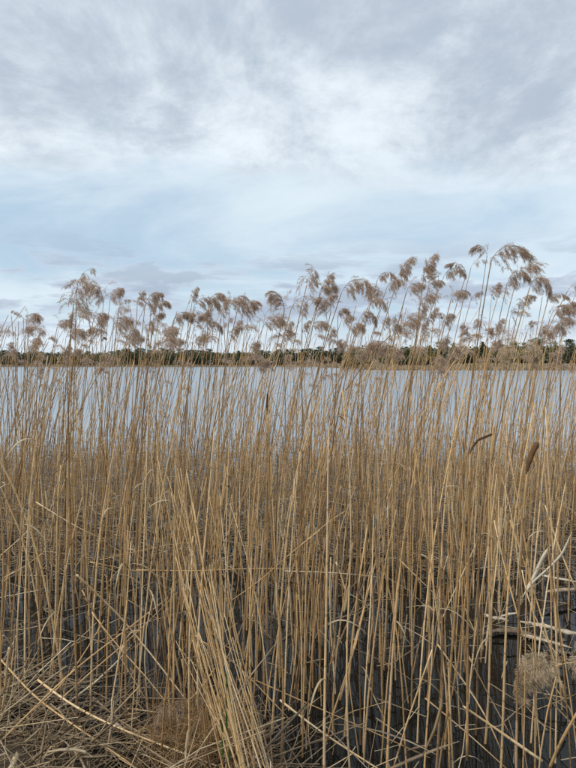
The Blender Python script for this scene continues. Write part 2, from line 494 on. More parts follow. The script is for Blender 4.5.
def plant_tree(kind, x, y, s, where, group):
    tm, cm = TREES[kind][random.randrange(len(TREES[kind]))]
    hw = 'low ' if s < 0.62 else 'tall ' if s > 0.88 else ''
    r_ = thing(TNAME[kind], f'{hw}{TLOOK[kind]} {where}', 'tree', (x, y, float(ground_z(x, y)) - 0.05), group)
    r_.rotation_euler.z = random.uniform(0, 6.28); r_.scale = (s * random.uniform(1.15, 1.6), s * random.uniform(1.15, 1.6), s)
    put('trunk', tm, r_); put('crown', cm, r_)


for row, (yy, step) in enumerate(((362, 2.9), (373, 3.3))):
    x = -232.0
    while x < 60:
        k = random.choices(('spruce', 'pine', 'birch', 'bare'), (0.22, 0.42, 0.22, 0.14))[0]
        s = random.uniform(0.74, 0.96) * (1 + 0.08 * math.sin(x * 0.05)) * (1.0 + 0.08 * row)
        plant_tree(k, x, yy + random.uniform(-4, 4), s * 1.02, ('along the far lake shore' if row == 0 else 'in the second rank of the far woods'),
                   f'{TNAME[k]}s on the far shore, ' + ('front' if row == 0 else 'rear'))
        x += step * random.uniform(0.6, 1.4)
for row, (yy, step) in enumerate(((168, 2.5), (180, 2.8))):
    x = 22.0 + row * 2
    while x < 135:
        k = random.choices(('spruce', 'pine', 'birch', 'bare'), (0.18, 0.18, 0.54, 0.10))[0]
        s = random.uniform(0.48, 0.80) * (1 + 0.12 * math.sin(x * 0.11))
        if x < 34: s *= 0.75
        plant_tree(k, x, yy + random.uniform(-4, 4), s, ('on the reedy spit across the water' if row == 0 else 'at the back of the reedy spit'),
                   f'{TNAME[k]}s on the spit, ' + ('front' if row == 0 else 'rear'))
        x += step * random.uniform(0.6, 1.4)

sh = MB()


def fringe(mb, x0, x1, nblades, h, depth):
    x = rng.uniform(x0, x1, nblades); y = shore(x) + rng.uniform(-0.8, depth, nblades)
    z = ground_z(x, y) - 0.05; z = np.maximum(z, -0.1)
    hh = h * rng.uniform(0.5, 1.15, nblades) * (0.8 + 0.3 * np.sin(x * 0.13) * np.sin(x * 0.031 + 1))
    a = rng.uniform(0, 3.14, nblades); w = rng.uniform(0.05, 0.14, nblades)
    ox = np.cos(a) * w; oy = np.sin(a) * w; lx = rng.normal(size=nblades) * 0.2
    v = np.stack((np.stack((x - ox, y - oy, z), -1), np.stack((x + ox, y + oy, z), -1),
                  np.stack((x + ox * .5 + lx, y + oy * .5, z + hh), -1), np.stack((x - ox * .5 + lx, y - oy * .5, z + hh), -1)), 1).reshape(-1, 3)
    mb.add(v, np.arange(nblades * 4).reshape(-1, 4), None, np.repeat(rng.uniform(0.2, 0.85, nblades), 4))


fringe(sh, -240, 13, 12000, 1.15, 5)
fringe(sh, 12, 140, 16000, 1.75, 14)
tag(sh.build('shore_reeds', M['straw'], None, False), 'pale beige reed fringe along the distant waterline', 'reeds', kind='stuff')
ug = MB()
for x0, x1, yy, cnt, hh in ((-240, 60, 376, 2300, 7.6), (20, 140, 184, 1100, 5.4)):
    cx = rng.uniform(x0, x1, cnt); cy = yy + rng.uniform(-5, 9, cnt); cz = ground_z(cx, cy) + rng.uniform(0.3, hh, cnt)
    leaf_cloud(ug, np.stack((cx, cy, cz), -1), 26, (1.1, 0.8, 0.7), 0.8, 0.35)
tag(ug.build('undergrowth', M['twig'], None, False), 'dull brown undergrowth beneath the distant trees', 'undergrowth', kind='stuff')


# ------------------------------------------------------------------ reed plumes (shared between reeds)
def plume_mesh(L_, a0, a1, nb, fluff, blen, spread, seed, branches=True):
    """a drooping panicle: grows up +Z from the origin and nods towards +X"""
    rg = np.random.default_rng(seed)
    mb = MB()
    ns = 14
    s = np.linspace(0, 1, ns); ang = a0 + (a1 - a0) * s ** 1.25
    ax = np.zeros((ns, 3))
    for i in range(1, ns):
        ax[i] = ax[i - 1] + np.array((math.sin(ang[i]), 0.10 * math.sin(3 * s[i] + seed), math.cos(ang[i]))) * L_ / (ns - 1)
    mb.tube(ax, np.linspace(0.0016, 0.0006, ns), 4, 0.35)
    for bi in range(nb):
        f = rg.uniform(0.02, 1.0) ** 0.9
        k = f * (ns - 1); i = min(int(k), ns - 2); p0 = ax[i] + (ax[i + 1] - ax[i]) * (k - i)
        tan = ax[i + 1] - ax[i]; tan /= np.linalg.norm(tan)
        w = rg.normal(size=3); w -= tan * w.dot(tan); w /= np.linalg.norm(w)
        w[0] += 0.45; dirv = tan * (1 - spread) + w * spread; dirv /= np.linalg.norm(dirv)
        bl = blen * L_ * (1.08 - 0.55 * f) * rg.uniform(0.55, 1.4)
        pts = [p0]; m_ = 6; dcur = dirv.copy()
        for j in range(m_):
            dcur = dcur + np.array((0.05, 0, -0.30)) + rg.normal(size=3) * 0.10
            dcur /= np.linalg.norm(dcur)
            pts.append(pts[-1] + dcur * bl / m_)
        pts = np.array(pts)
        if branches:
            mb.tube(pts, np.linspace(0.0007, 0.0004, m_ + 1), 3, rg.uniform(0.1, 0.4), cap=False)
        nf = max(3, int(fluff * 1.7 * rg.uniform(0.7, 1.3)))
        ff = rg.uniform(0.18, 1.02, nf) ** 0.8 * m_
        ii = np.clip(ff.astype(int), 0, m_ - 1); fr_ = (ff - ii)[:, None]
        pp = pts[ii] + (pts[ii + 1] - pts[ii]) * fr_ + rg.normal(size=(nf, 3)) * 0.004
        dd = pts[ii + 1] - pts[ii]; dd /= np.linalg.norm(dd, axis=1)[:, None]
        dd = dd * 0.9 + rg.normal(size=(nf, 3)) * 0.30 + np.array((0.05, 0, -0.22)); dd /= np.linalg.norm(dd, axis=1)[:, None]
        sd = np.cross(dd, rg.normal(size=(nf, 3))); sd /= np.linalg.norm(sd, axis=1)[:, None]
        ll = rg.uniform(0.014, 0.036, (nf, 1)); ww = rg.uniform(0.0005, 0.0014, (nf, 1))
        v = np.stack((pp, pp + dd * ll * .45 + sd * ww, pp + dd * ll, pp + dd * ll * .45 - sd * ww), 1).reshape(-1, 3)
        mb.add(v, np.arange(nf * 4).reshape(-1, 4), None, np.repeat(np.clip(rg.normal(0.48, 0.2, nf) + (0.12 if bi % 3 == 0 else 0), 0, 1), 4))
    return mb.mesh('plume', M['plume'], False)


# unit plumes (length 0.2 m), by look
PL = {
    'bushy': [plume_mesh(0.19, 0.1, R(random.uniform(85, 135)), 52, 26, random.uniform(0.42, 0.62), random.uniform(0.4, 0.6), 100 + i) for i in range(9)],
    'arching': [plume_mesh(0.27, 0.25, R(random.uniform(125, 160)), 54, 24, random.uniform(0.32, 0.46), 0.45, 200 + i) for i in range(6)],
    'starry': [plume_mesh(0.15, 0.0, R(35), 44, 24, 0.85, 0.85, 300 + i) for i in range(3)],
    'slender': [plume_mesh(0.24, 0.1, R(85), 26, 16, 0.34, 0.4, 400 + i) for i in range(3)],
    'wispy': [plume_mesh(0.21, 0.15, R(random.uniform(70, 120)), 20, 13, 0.5, 0.5, 600 + i) for i in range(4)],
    'upright': [plume_mesh(0.19, 0.0, R(40), 50, 26, 0.42, 0.42, 500 + i) for i in range(3)],
}
PUNIT = {'bushy': 0.19, 'arching': 0.25, 'starry': 0.22, 'slender': 0.20, 'upright': 0.16, 'wispy': 0.19}   # about how wide each one hangs


# ------------------------------------------------------------------ standing reeds
def stem_points(base, tip, slope, ly, near, seed):
    """a culm rising from base to tip, straight at the foot and bending over in its upper half"""
    rg = np.random.default_rng(seed)
    h = tip[2] - base[2]
    zs = [0.0]
    if near:
        node = 0.19; z = node * rg.uniform(0.6, 1.0)
        while z < h - 0.08:
            zs += [z - 0.007, z, z + 0.007]; z += node
        zs.append(h)
    else:
        zs = list(np.linspace(0, h, 13))
    zs = np.array(zs); t_ = zs / h
    pw = rg.uniform(1.7, 2.6)
    wob = rg.normal(size=2) * 0.008
    x = base[0] + (tip[0] - base[0]) * t_ ** pw + wob[0] * np.sin(t_ * 7 + seed)
    y = base[1] + (tip[1] - base[1]) * t_ ** pw + wob[1] * np.sin(t_ * 6 + seed * 2)
    return np.stack((x, y, base[2] + zs), -1), pw


LEAF_WORDS = {0: '', 1: ' and one curled dry leaf', 2: ' and two curled dry leaves'}
reed_count = 0


def leaf_blade(mb, p0, out_dir, ln, w, tone, rg):
    k = 7; pts = [np.array(p0)]; d = np.array((out_dir[0] * 0.5, out_dir[1] * 0.5, 0.85)); droop = rg.uniform(0.25, 0.6)
    for i in range(k):
        d = d + np.array((out_dir[0] * 0.18, out_dir[1] * 0.18, -droop)); d /= np.linalg.norm(d)
        pts.append(pts[-1] + d * ln / k)
    pts = np.array(pts); side = np.array((-out_dir[1], out_dir[0], 0.0))
    tw = rg.uniform(-1.5, 1.5); a = np.linspace(0, tw, k + 1)[:, None]
    sides = side * np.cos(a) + np.array((0, 0, 1.0)) * np.sin(a)
    mb.ribbon(pts, w * np.array((0.55, 0.9, 1, 1, 0.9, 0.7, 0.45, 0.12)), sides, tone, 0.0004, 0.35)


MARKS = [('the tilted cattail', 527, 474, 2.2), ('the bent cattail', 470, 452, 2.0), ('the leaning sheaf', 225, 700, 2.0), ('the bleached branches', 530, 625, 3.4),
         ('the brown tussock', 195, 740, 2.3), ('the upright cattail', 267, 415, 3.0), ('the pompom plume', 481, 326, 3.6), ('the starburst plume', 308, 285, 4.0),
         ('the umbrella shaped plume', 341, 293, 3.8), ('the tallest plume', 490, 262, 3.5), ('the star shaped plume', 73, 304, 4.2), ('the bank straw', 60, 700, 2.5),
         ('the hanging buff plume', 556, 668, 2.6)]


def place_words(x, y):
    best = min(MARKS, key=lambda m_: math.hypot((x - (m_[1] - 288) / FPX * m_[3]), y - m_[3]))
    d_ = math.hypot(x - (best[1] - 288) / FPX * best[3], y - best[3])
    if d_ < 0.9:
        return ('behind ' if y > best[3] + 0.25 else 'beside ') + best[0]
    return 'at the bank edge' if y < 2.75 else 'just off the bank' if y < 4.2 else 'amid the reed bed' if y < 5.6 else 'by open water'


def standing_reed(base_x, base_y, tip, tone, r0, plume=None, label=None, n_leaf=0, group=None, r_top=None, name='reed'):
    """plume: (look, metres wide, yaw of the nod, pitch tweak)"""
    global reed_count
    reed_count += 1
    seed = reed_count * 7 + 3
    rg = np.random.default_rng(seed)
    gz = float(ground_z(base_x, base_y))
    base = np.array((base_x, base_y, gz - 0.03))
    near = base_y < 4.3
    pts, pw = stem_points(base, np.array(tip), 0, 0, near, seed)
    hgt = tip[2] - base[2]
    t_ = (pts[:, 2] - base[2]) / hgt
    rt = r_top if r_top else r0 * 0.42
    rad = r0 + (rt - r0) * t_ ** 1.3
    if near:
        rad[2:-1:3] *= 1.16
    lean = math.hypot(tip[0] - base_x, tip[1] - base_y) / hgt
    root = thing(name, label or 'x', 'reed', tuple(base), group)
    mb = MB(); mb.tube(pts - base, rad, 6 if near else 5, np.concatenate((np.repeat(tone * (1 - (0.55 if plume else 0.2) * t_ ** 2), 6 if near else 5), (tone, tone * 0.5))), rg.uniform(0, 0.19))
    mb.build('stem', M['reed'], root)
    for i in range(n_leaf):
        f = rg.uniform(0.35, 0.9); k = int(f * (len(pts) - 2)); a = rg.uniform(0, 6.28)
        lb = MB(); leaf_blade(lb, pts[k] - base, (math.cos(a), math.sin(a)), rg.uniform(0.10, 0.26), rg.uniform(0.006, 0.012), np.clip(tone + rg.normal() * 0.15, 0.1, 1), rg)
        lb.build('leaf', M['leaf'], root)
    if plume:
        look, wid, yaw, tweak = plume
        ms = PL[look]; me = ms[rg.integers(len(ms))]
        o_ = put('plume', me, root, tuple(pts[-1] - base))
        tan = Vector(pts[-1] - pts[-2]).normalized()
        q = Vector((0, 0, 1)).rotation_difference(tan)
        q2 = Vector((0, 0, 1)).rotation_difference((tan + Vector((0, 0, 0.6))).normalized())
        sc = wid / PUNIT[look]; sy = sc * rg.uniform(0.75, 1.1); sz = sc * rg.uniform(0.8, 1.2)
        o_.matrix_basis = Matrix.Translation(Vector(pts[-1] - base)) @ q2.to_matrix().to_4x4() @ Matrix.Rotation(yaw, 4, 'Z') @ Matrix.Diagonal((sc, sy, sz, 1))
    if not label:
        tw = 'pale' if tone > 0.72 else 'golden' if tone > 0.5 else 'brown'
        lw = 'upright' if lean < 0.05 else 'tilted' if lean < 0.13 else 'leaning' if lean < 0.24 else 'steeply leaning'
        lf = ('', ' one leaf', ' two leaves')[min(n_leaf, 2)]
        if plume:
            sw = 'small' if plume[1] < 0.11 else 'broad' if plume[1] > 0.19 else 'medium'
            label = f'{lw} {tw} reed with {sw} {plume[0]} plume{" and" + lf if lf else ""}, {place_words(base_x, base_y)}'
        else:
            hw = 'tall' if tip[2] > 1.5 else 'knee high' if tip[2] < 0.9 else 'waist high' if tip[2] < 1.2 else 'chest high'
            label = f'{hw} {lw} {tw} bare topped reed{" with" + lf if lf else ""}, {place_words(base_x, base_y)}'
        root['label'] = label
        root['group'] = label
    return root


# plumed reeds seen in the photograph: x, y where the plume springs from the stem (photograph pixels), width of the plume in pixels, lean of the
# stem below it, look, nods towards (+1 right of the lake view, -1 left), label when it stands out
PLUMES = [
    (23, 321, 14, .02, 'slender', -1, None), (27, 322, 18, .15, 'bushy', 1, None), (17, 338, 9, .0, 'slender', -1, None), (30, 344, 11, .1, 'bushy', 1, None),
    (38, 338, 10, .1, 'bushy', 1, None), (28, 352, 11, .1, 'bushy', 1, None), (9, 352, 8, .05, 'upright', 1, None), (2, 348, 14, -.05, 'bushy', -1, None),
    (73, 304, 27, .10, 'starry', 1, 'tall upright reed with a star shaped drooping plume above the bank straw'),
    (76, 291, 22, .12, 'slender', 1, 'reed whose thin wispy plume curves up highest beside the star shaped one'),
    (57, 327, 14, .25, 'bushy', 1, None), (66, 338, 16, .15, 'bushy', 1, None), (82, 336, 19, .1, 'bushy', -1, None), (92, 322, 17, .2, 'bushy', 1, None),
    (96, 334, 14, .1, 'upright', 1, None), (104, 302, 20, .05, 'bushy', -1, 'twin plumed reed clump member with a dense brown plume'), (110, 300, 17, .15, 'bushy', 1, None),
    (113, 317, 13, .1, 'bushy', 1, None), (120, 308, 14, .25, 'slender', 1, None), (113, 330, 20, .2, 'bushy', 1, None), (101, 336, 15, .05, 'bushy', -1, None),
    (126, 344, 16, .3, 'bushy', 1, None), (131, 314, 17, .15, 'bushy', -1, None), (137, 306, 15, .1, 'upright', 1, None), (145, 306, 17, .2, 'bushy', 1, None),
    (155, 308, 15, .2, 'bushy', 1, None), (151, 315, 11, .2, 'upright', 1, None), (143, 332, 17, .25, 'bushy', 1, None), (155, 322, 13, .2, 'bushy', 1, None),
    (161, 336, 17, .35, 'bushy', 1, None), (170, 346, 15, .3, 'bushy', 1, None), (174, 320, 20, .45, 'bushy', 1, None), (184, 318, 16, .3, 'bushy', 1, None),
    (194, 306, 24, .35, 'arching', 1, 'reed with an open arching plume looping over beside a pale bare stem'), (209, 304, 17, .1, 'bushy', 1, None), (203, 328, 24, .35, 'arching', 1, None), (214, 324, 18, .1, 'bushy', -1, None),
    (221, 318, 15, .2, 'upright', 1, None), (230, 310, 17, .2, 'bushy', 1, None), (236, 312, 22, .35, 'bushy', 1, None), (245, 306, 16, .4, 'arching', 1, None),
    (244, 330, 14, .1, 'slender', -1, None), (250, 334, 12, .4, 'slender', -1, None), (195, 345, 15, .3, 'bushy', 1, None), (262, 326, 24, .55, 'bushy', 1, None),
    (273, 328, 17, .25, 'bushy', 1, None), (284, 312, 18, .3, 'bushy', -1, None), (291, 309, 21, .35, 'bushy', 1, None), (308, 285, 27, .35, 'starry', 1, 'tall leaning reed with a starburst plume ending in a short spike'),
    (317, 292, 15, .35, 'bushy', 1, None), (322, 290, 14, .4, 'upright', 1, None), (331, 312, 18, .3, 'bushy', -1, None), (341, 293, 30, .45, 'arching', 1, 'leaning reed with one broad dark plume arched over like an umbrella'),
    (311, 328, 20, .35, 'bushy', 1, None), (302, 332, 9, .3, 'upright', 1, None), (341, 322, 12, .6, 'bushy', 1, None), (349, 332, 16, .4, 'bushy', 1, None),
    (360, 320, 24, .5, 'arching', 1, None), (348, 350, 14, .4, 'bushy', -1, None), (369, 306, 20, .55, 'arching', 1, None), (377, 280, 20, .35, 'arching', 1, 'reed whose narrow plume droops sharply from a curved neck among taller plumes'),
    (386, 288, 15, .5, 'bushy', 1, None), (396, 283, 16, .55, 'upright', 1, None), (382, 304, 17, .45, 'bushy', -1, None), (406, 292, 21, .35, 'bushy', 1, None),
    (421, 280, 19, .12, 'upright', 1, 'reed with a tight upright tufted plume beside open sky'), (429, 288, 17, .35, 'bushy', 1, None), (425, 302, 16, .4, 'bushy', 1, None),
    (439, 279, 17, .1, 'bushy', -1, None), (444, 276, 18, .5, 'arching', 1, None), (400, 334, 19, .2, 'bushy', 1, None), (394, 354, 22, .1, 'bushy', -1, None), (383, 330, 10, .05, 'upright', 1, None),
    (429, 322, 10, .4, 'upright', 1, None), (452, 300, 17, .4, 'bushy', 1, None), (444, 324, 18, .35, 'bushy', 1, None), (466, 275, 24, .35, 'arching', -1, None),
    (471, 268, 15, .4, 'bushy', 1, None), (490, 262, 38, .18, 'arching', 1, 'tallest reed with the longest sweeping one sided plume over all others'), (487, 256, 20, .2, 'arching', -1, None),
    (470, 302, 19, .35, 'slender', 1, None), (481, 326, 15, .1, 'starry', -1, 'reed with a round dark pompom plume on a nearly upright pale stem'),
    (498, 299, 20, .35, 'bushy', 1, None), (508, 283, 25, .35, 'arching', 1, None), (516, 277, 18, .3, 'bushy', 1, None), (530, 288, 28, .4, 'arching', 1, 'thick stemmed reed with a broad heavy plume beside another broad plume'),
    (520, 304, 19, .35, 'bushy', 1, None), (511, 320, 17, .15, 'bushy', 1, None), (494, 336, 13, .2, 'upright', 1, None), (546, 300, 21, .4, 'arching', 1, None), (550, 318, 20, .3, 'bushy', 1, None),
    (557, 326, 16, .3, 'bushy', 1, None), (566, 292, 17, .55, 'bushy', 1, None), (563, 310, 20, .4, 'bushy', 1, None), (553, 336, 19, .1, 'slender', -1, None), (573, 300, 16, .4, 'bushy', 1, None), (538, 336, 13, .2, 'bushy', 1, None),
]
for i, (px, py, wpx, slope, look, nod, lab) in enumerate(PLUMES):
    big = wpx / 20.0
    if not lab and look == 'bushy' and i % 5 == 2:
        look = 'wispy'
    zmax = 2.62 if py < 262 else 2.42
    d = random.uniform(3.3, 5.4) / (0.75 + 0.25 * big)
    if py > 325:
        d *= 1.25
    dmax = (zmax - CAM_Z) / max(0.02, (364 - py) / FPX)
    d = min(d, dmax, 7.2)
    d = max(d, 2.9)
    tip = at(px, py, d)
    h = tip[2]
    lx = slope * h / 2.1 * 0.85
    ly = random.uniform(-0.15, 0.12)
    yaw = (0 if nod > 0 else math.pi) + random.uniform(-0.6, 0.6)
    standing_reed(tip[0] - lx, tip[1] - ly, tip, random.uniform(0.22, 0.72), random.uniform(0.0042, 0.0056), (look, wpx * random.uniform(0.95, 1.4) * d / FPX, yaw, 0), lab,
                  n_leaf=random.choices((0, 1, 2), (0.55, 0.32, 0.13))[0], group='plumed reeds that stand out' if lab else None, r_top=0.0026)

# other standing reeds, nearest first; those out in the bed mostly keep a small plume
random.seed(5)
for zone, cnt, y0, y1 in (('near', 78, 1.95, 2.8), ('mid', 80, 2.8, 4.3), ('back', 45, 4.3, 5.6)):
    for i in range(cnt):
        px = -30 + (i + random.uniform(0.0, 1.0)) / cnt * 640
        d = math.sqrt(random.uniform(y0 * y0, y1 * y1))
        x0 = (px - 288) / FPX * d
        if zone == 'near' and px < 300:
            d = max(d, float(bank_edge(x0)) - 0.15 + random.uniform(0, 0.4))
        x0 = (px - 288) / FPX * d
        if zone == 'near':
            h = random.choice((random.uniform(1.1, 1.6), random.uniform(1.45, 1.65), random.uniform(0.8, 1.4)))
        else:
            h = random.choice((random.uniform(1.4, 1.85), random.uniform(1.6, 2.05), random.uniform(0.9, 1.5)))
        lean = random.gauss(0.03 if zone == 'near' else 0.07, 0.055) if random.random() < 0.92 else random.gauss(0, 0.22)
        if px > 505 and d < 3.3 and random.random() < 0.5:
            continue
        tip = (x0 + lean * h, d + random.gauss(0, 0.05) * h, h)
        tone = min(1, max(0.05, random.gauss(0.57, 0.27)))
        pl = None
        if zone != 'near' and h > 1.5 or h > 1.66:
            pl = (random.choice(('bushy', 'bushy', 'slender', 'upright')), random.uniform(0.06, 0.12), random.gauss(0.1, 0.8), 0)
        standing_reed(x0, d, tip, tone, random.uniform(0.0036, 0.0058) if zone == 'near' else random.uniform(0.0040, 0.0056), pl, None,
                      n_leaf=random.choices((0, 1, 2), (0.55, 0.32, 0.13))[0], r_top=0.0018 if pl else random.uniform(0.0016, 0.0028))

# ------------------------------------------------------------------ leaning, broken and fallen reeds traced one by one
def traced(name, pts_px, r0, r1, tone, label, cat='reed', group=None, mat='reed', k=6, parts=None):
    """pts_px: (x, y, distance) or (x, y, 'h', level) -> world"""
    P = []
    for q in pts_px:
        P.append(at(q[0], q[1], q[2]) if len(q) == 3 else on_level(q[0], q[1], q[3]))
    P = np.array(P)
    # densify with a smooth curve through the points
    s_ = np.concatenate(((0,), np.cumsum(np.linalg.norm(np.diff(P, axis=0), axis=1))))
    n_ = max(8, int(s_[-1] / 0.06))
    tt = np.linspace(0, s_[-1], n_)
    Q = np.stack([np.interp(tt, s_, P[:, i]) for i in range(3)], -1)
    for _ in range(3):
        Q[1:-1] = (Q[:-2] + 2 * Q[1:-1] + Q[2:]) / 4
    base = Q[np.argmin(Q[:, 2])].copy()
    rad = np.linspace(r0, r1, n_) * (1 + 0.06 * np.sin(np.arange(n_) * 1.7))
    root = thing(name, label, cat, tuple(base), group)
    mb = MB(); mb.tube(Q - base, rad, k, tone, random.uniform(0, 0.19)); mb.build('stem', M[mat], root)
    return root, Q, base


H = 'h'
FALLEN = [
    ([(38, 680, H, .22), (60, 697, H, .19), (85, 713, H, .17), (130, 733, H, .14), (180, 752, H, .12), (228, 770, H, .10)], .0062, .0035, .92, 'long pale fallen reed lying across the straw of the bank'),
    ([(-6, 652, H, .30), (35, 698, H, .20), (75, 726, H, .16), (100, 743, H, .14), (134, 766, H, .11)], .0050, .0034, .80, 'fallen tan reed crossing beneath the long pale one'),
    ([(-8, 750, H, .12), (35, 707, H, .20), (75, 668, H, .28), (113, 640, H, .36), (168, 598, H, .50)], .0050, .0030, .72, 'long reed leaning out of the bank straw toward the water'),
    ([(30, 713, H, .14), (60, 690, H, .20), (90, 645, H, .32), (104, 620, H, .42)], .0042, .0028, .62, 'short brown reed slanting up from the bank straw'),
    ([(2, 715, H, .10), (5, 690, H, .25), (9, 648, H, .52)], .0056, .0045, .95, 'bright broken reed stub standing in the bank straw'),
    ([(77, 575, H, .75), (92, 590, H, .65), (113, 608, H, .55), (140, 640, H, .38), (165, 672, H, .26), (190, 705, H, .15)], .0050, .0032, .97, 'whitish dead reed slanting down into the brown tussock'),
    ([(82, 590, H, .60), (100, 625, H, .45), (125, 665, H, .28), (150, 706, H, .14)], .0040, .0026, .30, 'grey reed slanting down beside the whitish one'),
    ([(92, 612, H, .5), (108, 636, H, .42), (150, 680, H, .25), (176, 716, H, .12)], .0036, .0026, .55, 'thin brown reed slanting down into the bank straw'),
    ([(60, 700, H, .18), (95, 668, H, .26), (130, 640, H, .36), (178, 592, H, .52)], .0042, .0026, .68, 'reed leaning parallel to the long leaning one above the straw'),
    ([(280, 700, H, .20), (315, 728, H, .14), (345, 748, H, .10), (380, 770, H, .06)], .0056, .0040, .90, 'pale broken reed lying in the shallow dark water'),
    ([(255, 680, H, .22), (300, 700, H, .15), (380, 735, H, .08), (430, 758, H, .04)], .0034, .0024, .35, 'thin brown reed lying along the dark water'),
    ([(463, 706, H, .30), (492, 726, H, .22), (515, 742, H, .16), (542, 761, H, .10)], .0046, .0085, .95, 'pale reed with a thick bleached butt lying by the bank'),
    ([(438, 645, H, .45), (470, 690, H, .25), (490, 720, H, .15), (502, 752, H, .05)], .0046, .0034, .85, 'bleached reed slanting down behind the thick butted reed'),
    ([(468, 655, H, .45), (486, 690, H, .28), (512, 738, H, .06)], .0036, .0026, .75, 'thin pale reed slanting down to the dark water'),
    ([(425, 698, H, .2), (470, 735, H, .10), (508, 770, H, .02)], .0040, .0026, .7, 'tan reed lying low across the bank edge water'),
    ([(548, 772, H, .03), (560, 742, H, .22), (580, 708, H, .40)], .0075, .0060, .6, 'thick tan broken reed leaning out over the water edge'),
    ([(393, 770, H, .03), (407, 722, H, .30), (432, 650, H, .62)], .0042, .0030, .88, 'pale reed leaning up from the shallows to the right'),
    ([(232, 600, H, .55), (262, 580, H, .65), (290, 553, H, .80), (320, 530, H, .9)], 0.0026, .0018, .7, 'pale reed lodged slantwise high between upright stems'),
    ([(136, 570, H, .62), (200, 571, H, .60), (255, 568, H, .60), (300, 569, H, .58)], .0032, .0022, .7, 'straight reed lodged level among upright stems'),
    ([(36, 502, H, .80), (60, 517, H, .72), (85, 532, H, .64), (108, 541, H, .56)], .0042, .0028, .85, 'bent tan reed lodged across the stems over the water'),
    ([(0, 556, H, .55), (15, 543, H, .62), (30, 529, H, .7)], .0040, .0028, .85, 'short pale reed lodged slantwise in the dense stems'),
    ([(90, 562, H, .5), (115, 567, H, .46), (142, 572, H, .42)], .0036, .0026, .8, 'short level pale reed lodged above the whitish dead one'),
    ([(3, 578, H, .5), (20, 570, H, .55), (43, 553, H, .65)], .0036, .0026, .75, 'short golden reed lodged low in the dense stems'),
    ([(288, 556, H, .6), (305, 542, H, .68), (325, 524, H, .78), (345, 511, H, .85)], .0036, .0026, .8, 'thin reed lodged slantwise between the tallest stems'),
    ([(285, 571, H, .5), (320, 572, H, .48), (355, 574, H, .46), (385, 578, H, .42)], .0034, .0024, .9, 'level bleached reed lodged across the middle stems'),
    ([(336, 562, H, .55), (341, 575, H, .48), (346, 592, H, .4)], .0052, .0040, .97, 'short white reed splinter hanging among brown stems'),
    ([(392, 500, 3.0), (375, 555, 2.85), (352, 612, 2.7), (330, 665, 2.6)], .0036, .0062, .18, 'grey brown reed leaning across the upright stems'),
    ([(376, 560, 2.6), (366, 600, 2.5), (353, 650, 2.4), (340, 700, 2.35)], .0036, .0056, .72, 'golden reed leaning across the stems beside the grey one'),
    ([(494, 520, 3.0), (505, 570, 2.9), (515, 605, 2.85), (524, 640, 2.8)], .0042, .0048, .82, 'pale reed leaning left at its top in front of the bleached branches'),
    ([(510, 520, 2.7), (523, 558, 2.65), (540, 610, 2.6), (552, 655, 2.55), (566, 700, 2.5)], .0042, .0050, .66, 'golden reed leaning across the bleached branches'),
    ([(522, 570, 2.9), (527, 600, 2.85), (540, 630, 2.8), (560, 660, 2.75)], .0034, .0040, .95, 'whitish curved reed sagging before the bleached branches'),
    ([(545, 505, 2.9), (556, 540, 2.85), (576, 590, 2.8)], .0042, .0050, .78, 'pale leaning reed beside the bleached folded leaf'),
    ([(480, 535, 3.2), (468, 562, 3.15), (455, 590, 3.1), (438, 628, 3.05)], .0040, .0034, 1.0, 'white dead reed slanting between brown upright stems'),
    ([(346, 390, 2.7), (372, 352, 2.75), (390, 336, 2.8)], .0040, .0026, .1, 'dark bent reed tip pointing up and right before the far trees'),
    ([(240, 330, 3.3), (222, 350, 3.25), (213, 380, 3.2), (205, 440, 3.15)], .0028, .0040, .3, 'dark bent reed leaning hard over its neighbours'),
    ([(100, 560, H, .45), (150, 548, H, .48), (200, 540, H, .5)], .003, .002, .7, 'thin straw lodged level in the crowded stems'),
    ([(400, 560, H, .6), (430, 590, H, .45), (470, 625, H, .25)], .0036, .0026, .75, 'tan reed sagging toward the bleached branches'),
    ([(200, 640, H, .4), (228, 655, H, .3), (262, 690, H, .15), (290, 720, H, .05)], .0036, .0026, .8, 'pale reed falling away from the leaning straw sheaf'),
]
for pts_, r0, r1, tone, lab in FALLEN:
    traced('fallen_reed', pts_, r0 * 0.78, r1 * 0.78, tone - 0.1 if tone > 0.6 else tone, lab, 'reed', 'fallen and leaning reeds')

# the bright sheaf of stalks leaning together at the bank
random.seed(21)
for i in range(32):
    tx = random.gauss(203, 13); bx = 248 + (tx - 203) * 0.7 + random.gauss(0, 11); ty = random.uniform(455, 660)
    tx -= max(0, 560 - ty) * 0.22
    dd = random.uniform(1.85, 2.15)
    r_ = random.uniform(0.0020, 0.0040)
    tn = min(1, random.gauss(0.62, 0.22))
    lab = ('whitish' if tn > 0.9 else 'bright straw coloured' if tn > 0.72 else 'tan') + (' thick' if r_ > 0.0034 else ' thin') + \
          (' long' if ty < 560 else ' short') + ' stalk in the leaning sheaf on the bank'
    traced('sheaf_reed', [(tx, ty, dd + 0.08), ((tx * .6 + bx * .4), ty + (772 - ty) * .45, dd + 0.03), (bx, 772, dd), (bx + 9, 815, dd - 0.03)], r_ * 0.4, r_, tn, lab, 'reed', lab)

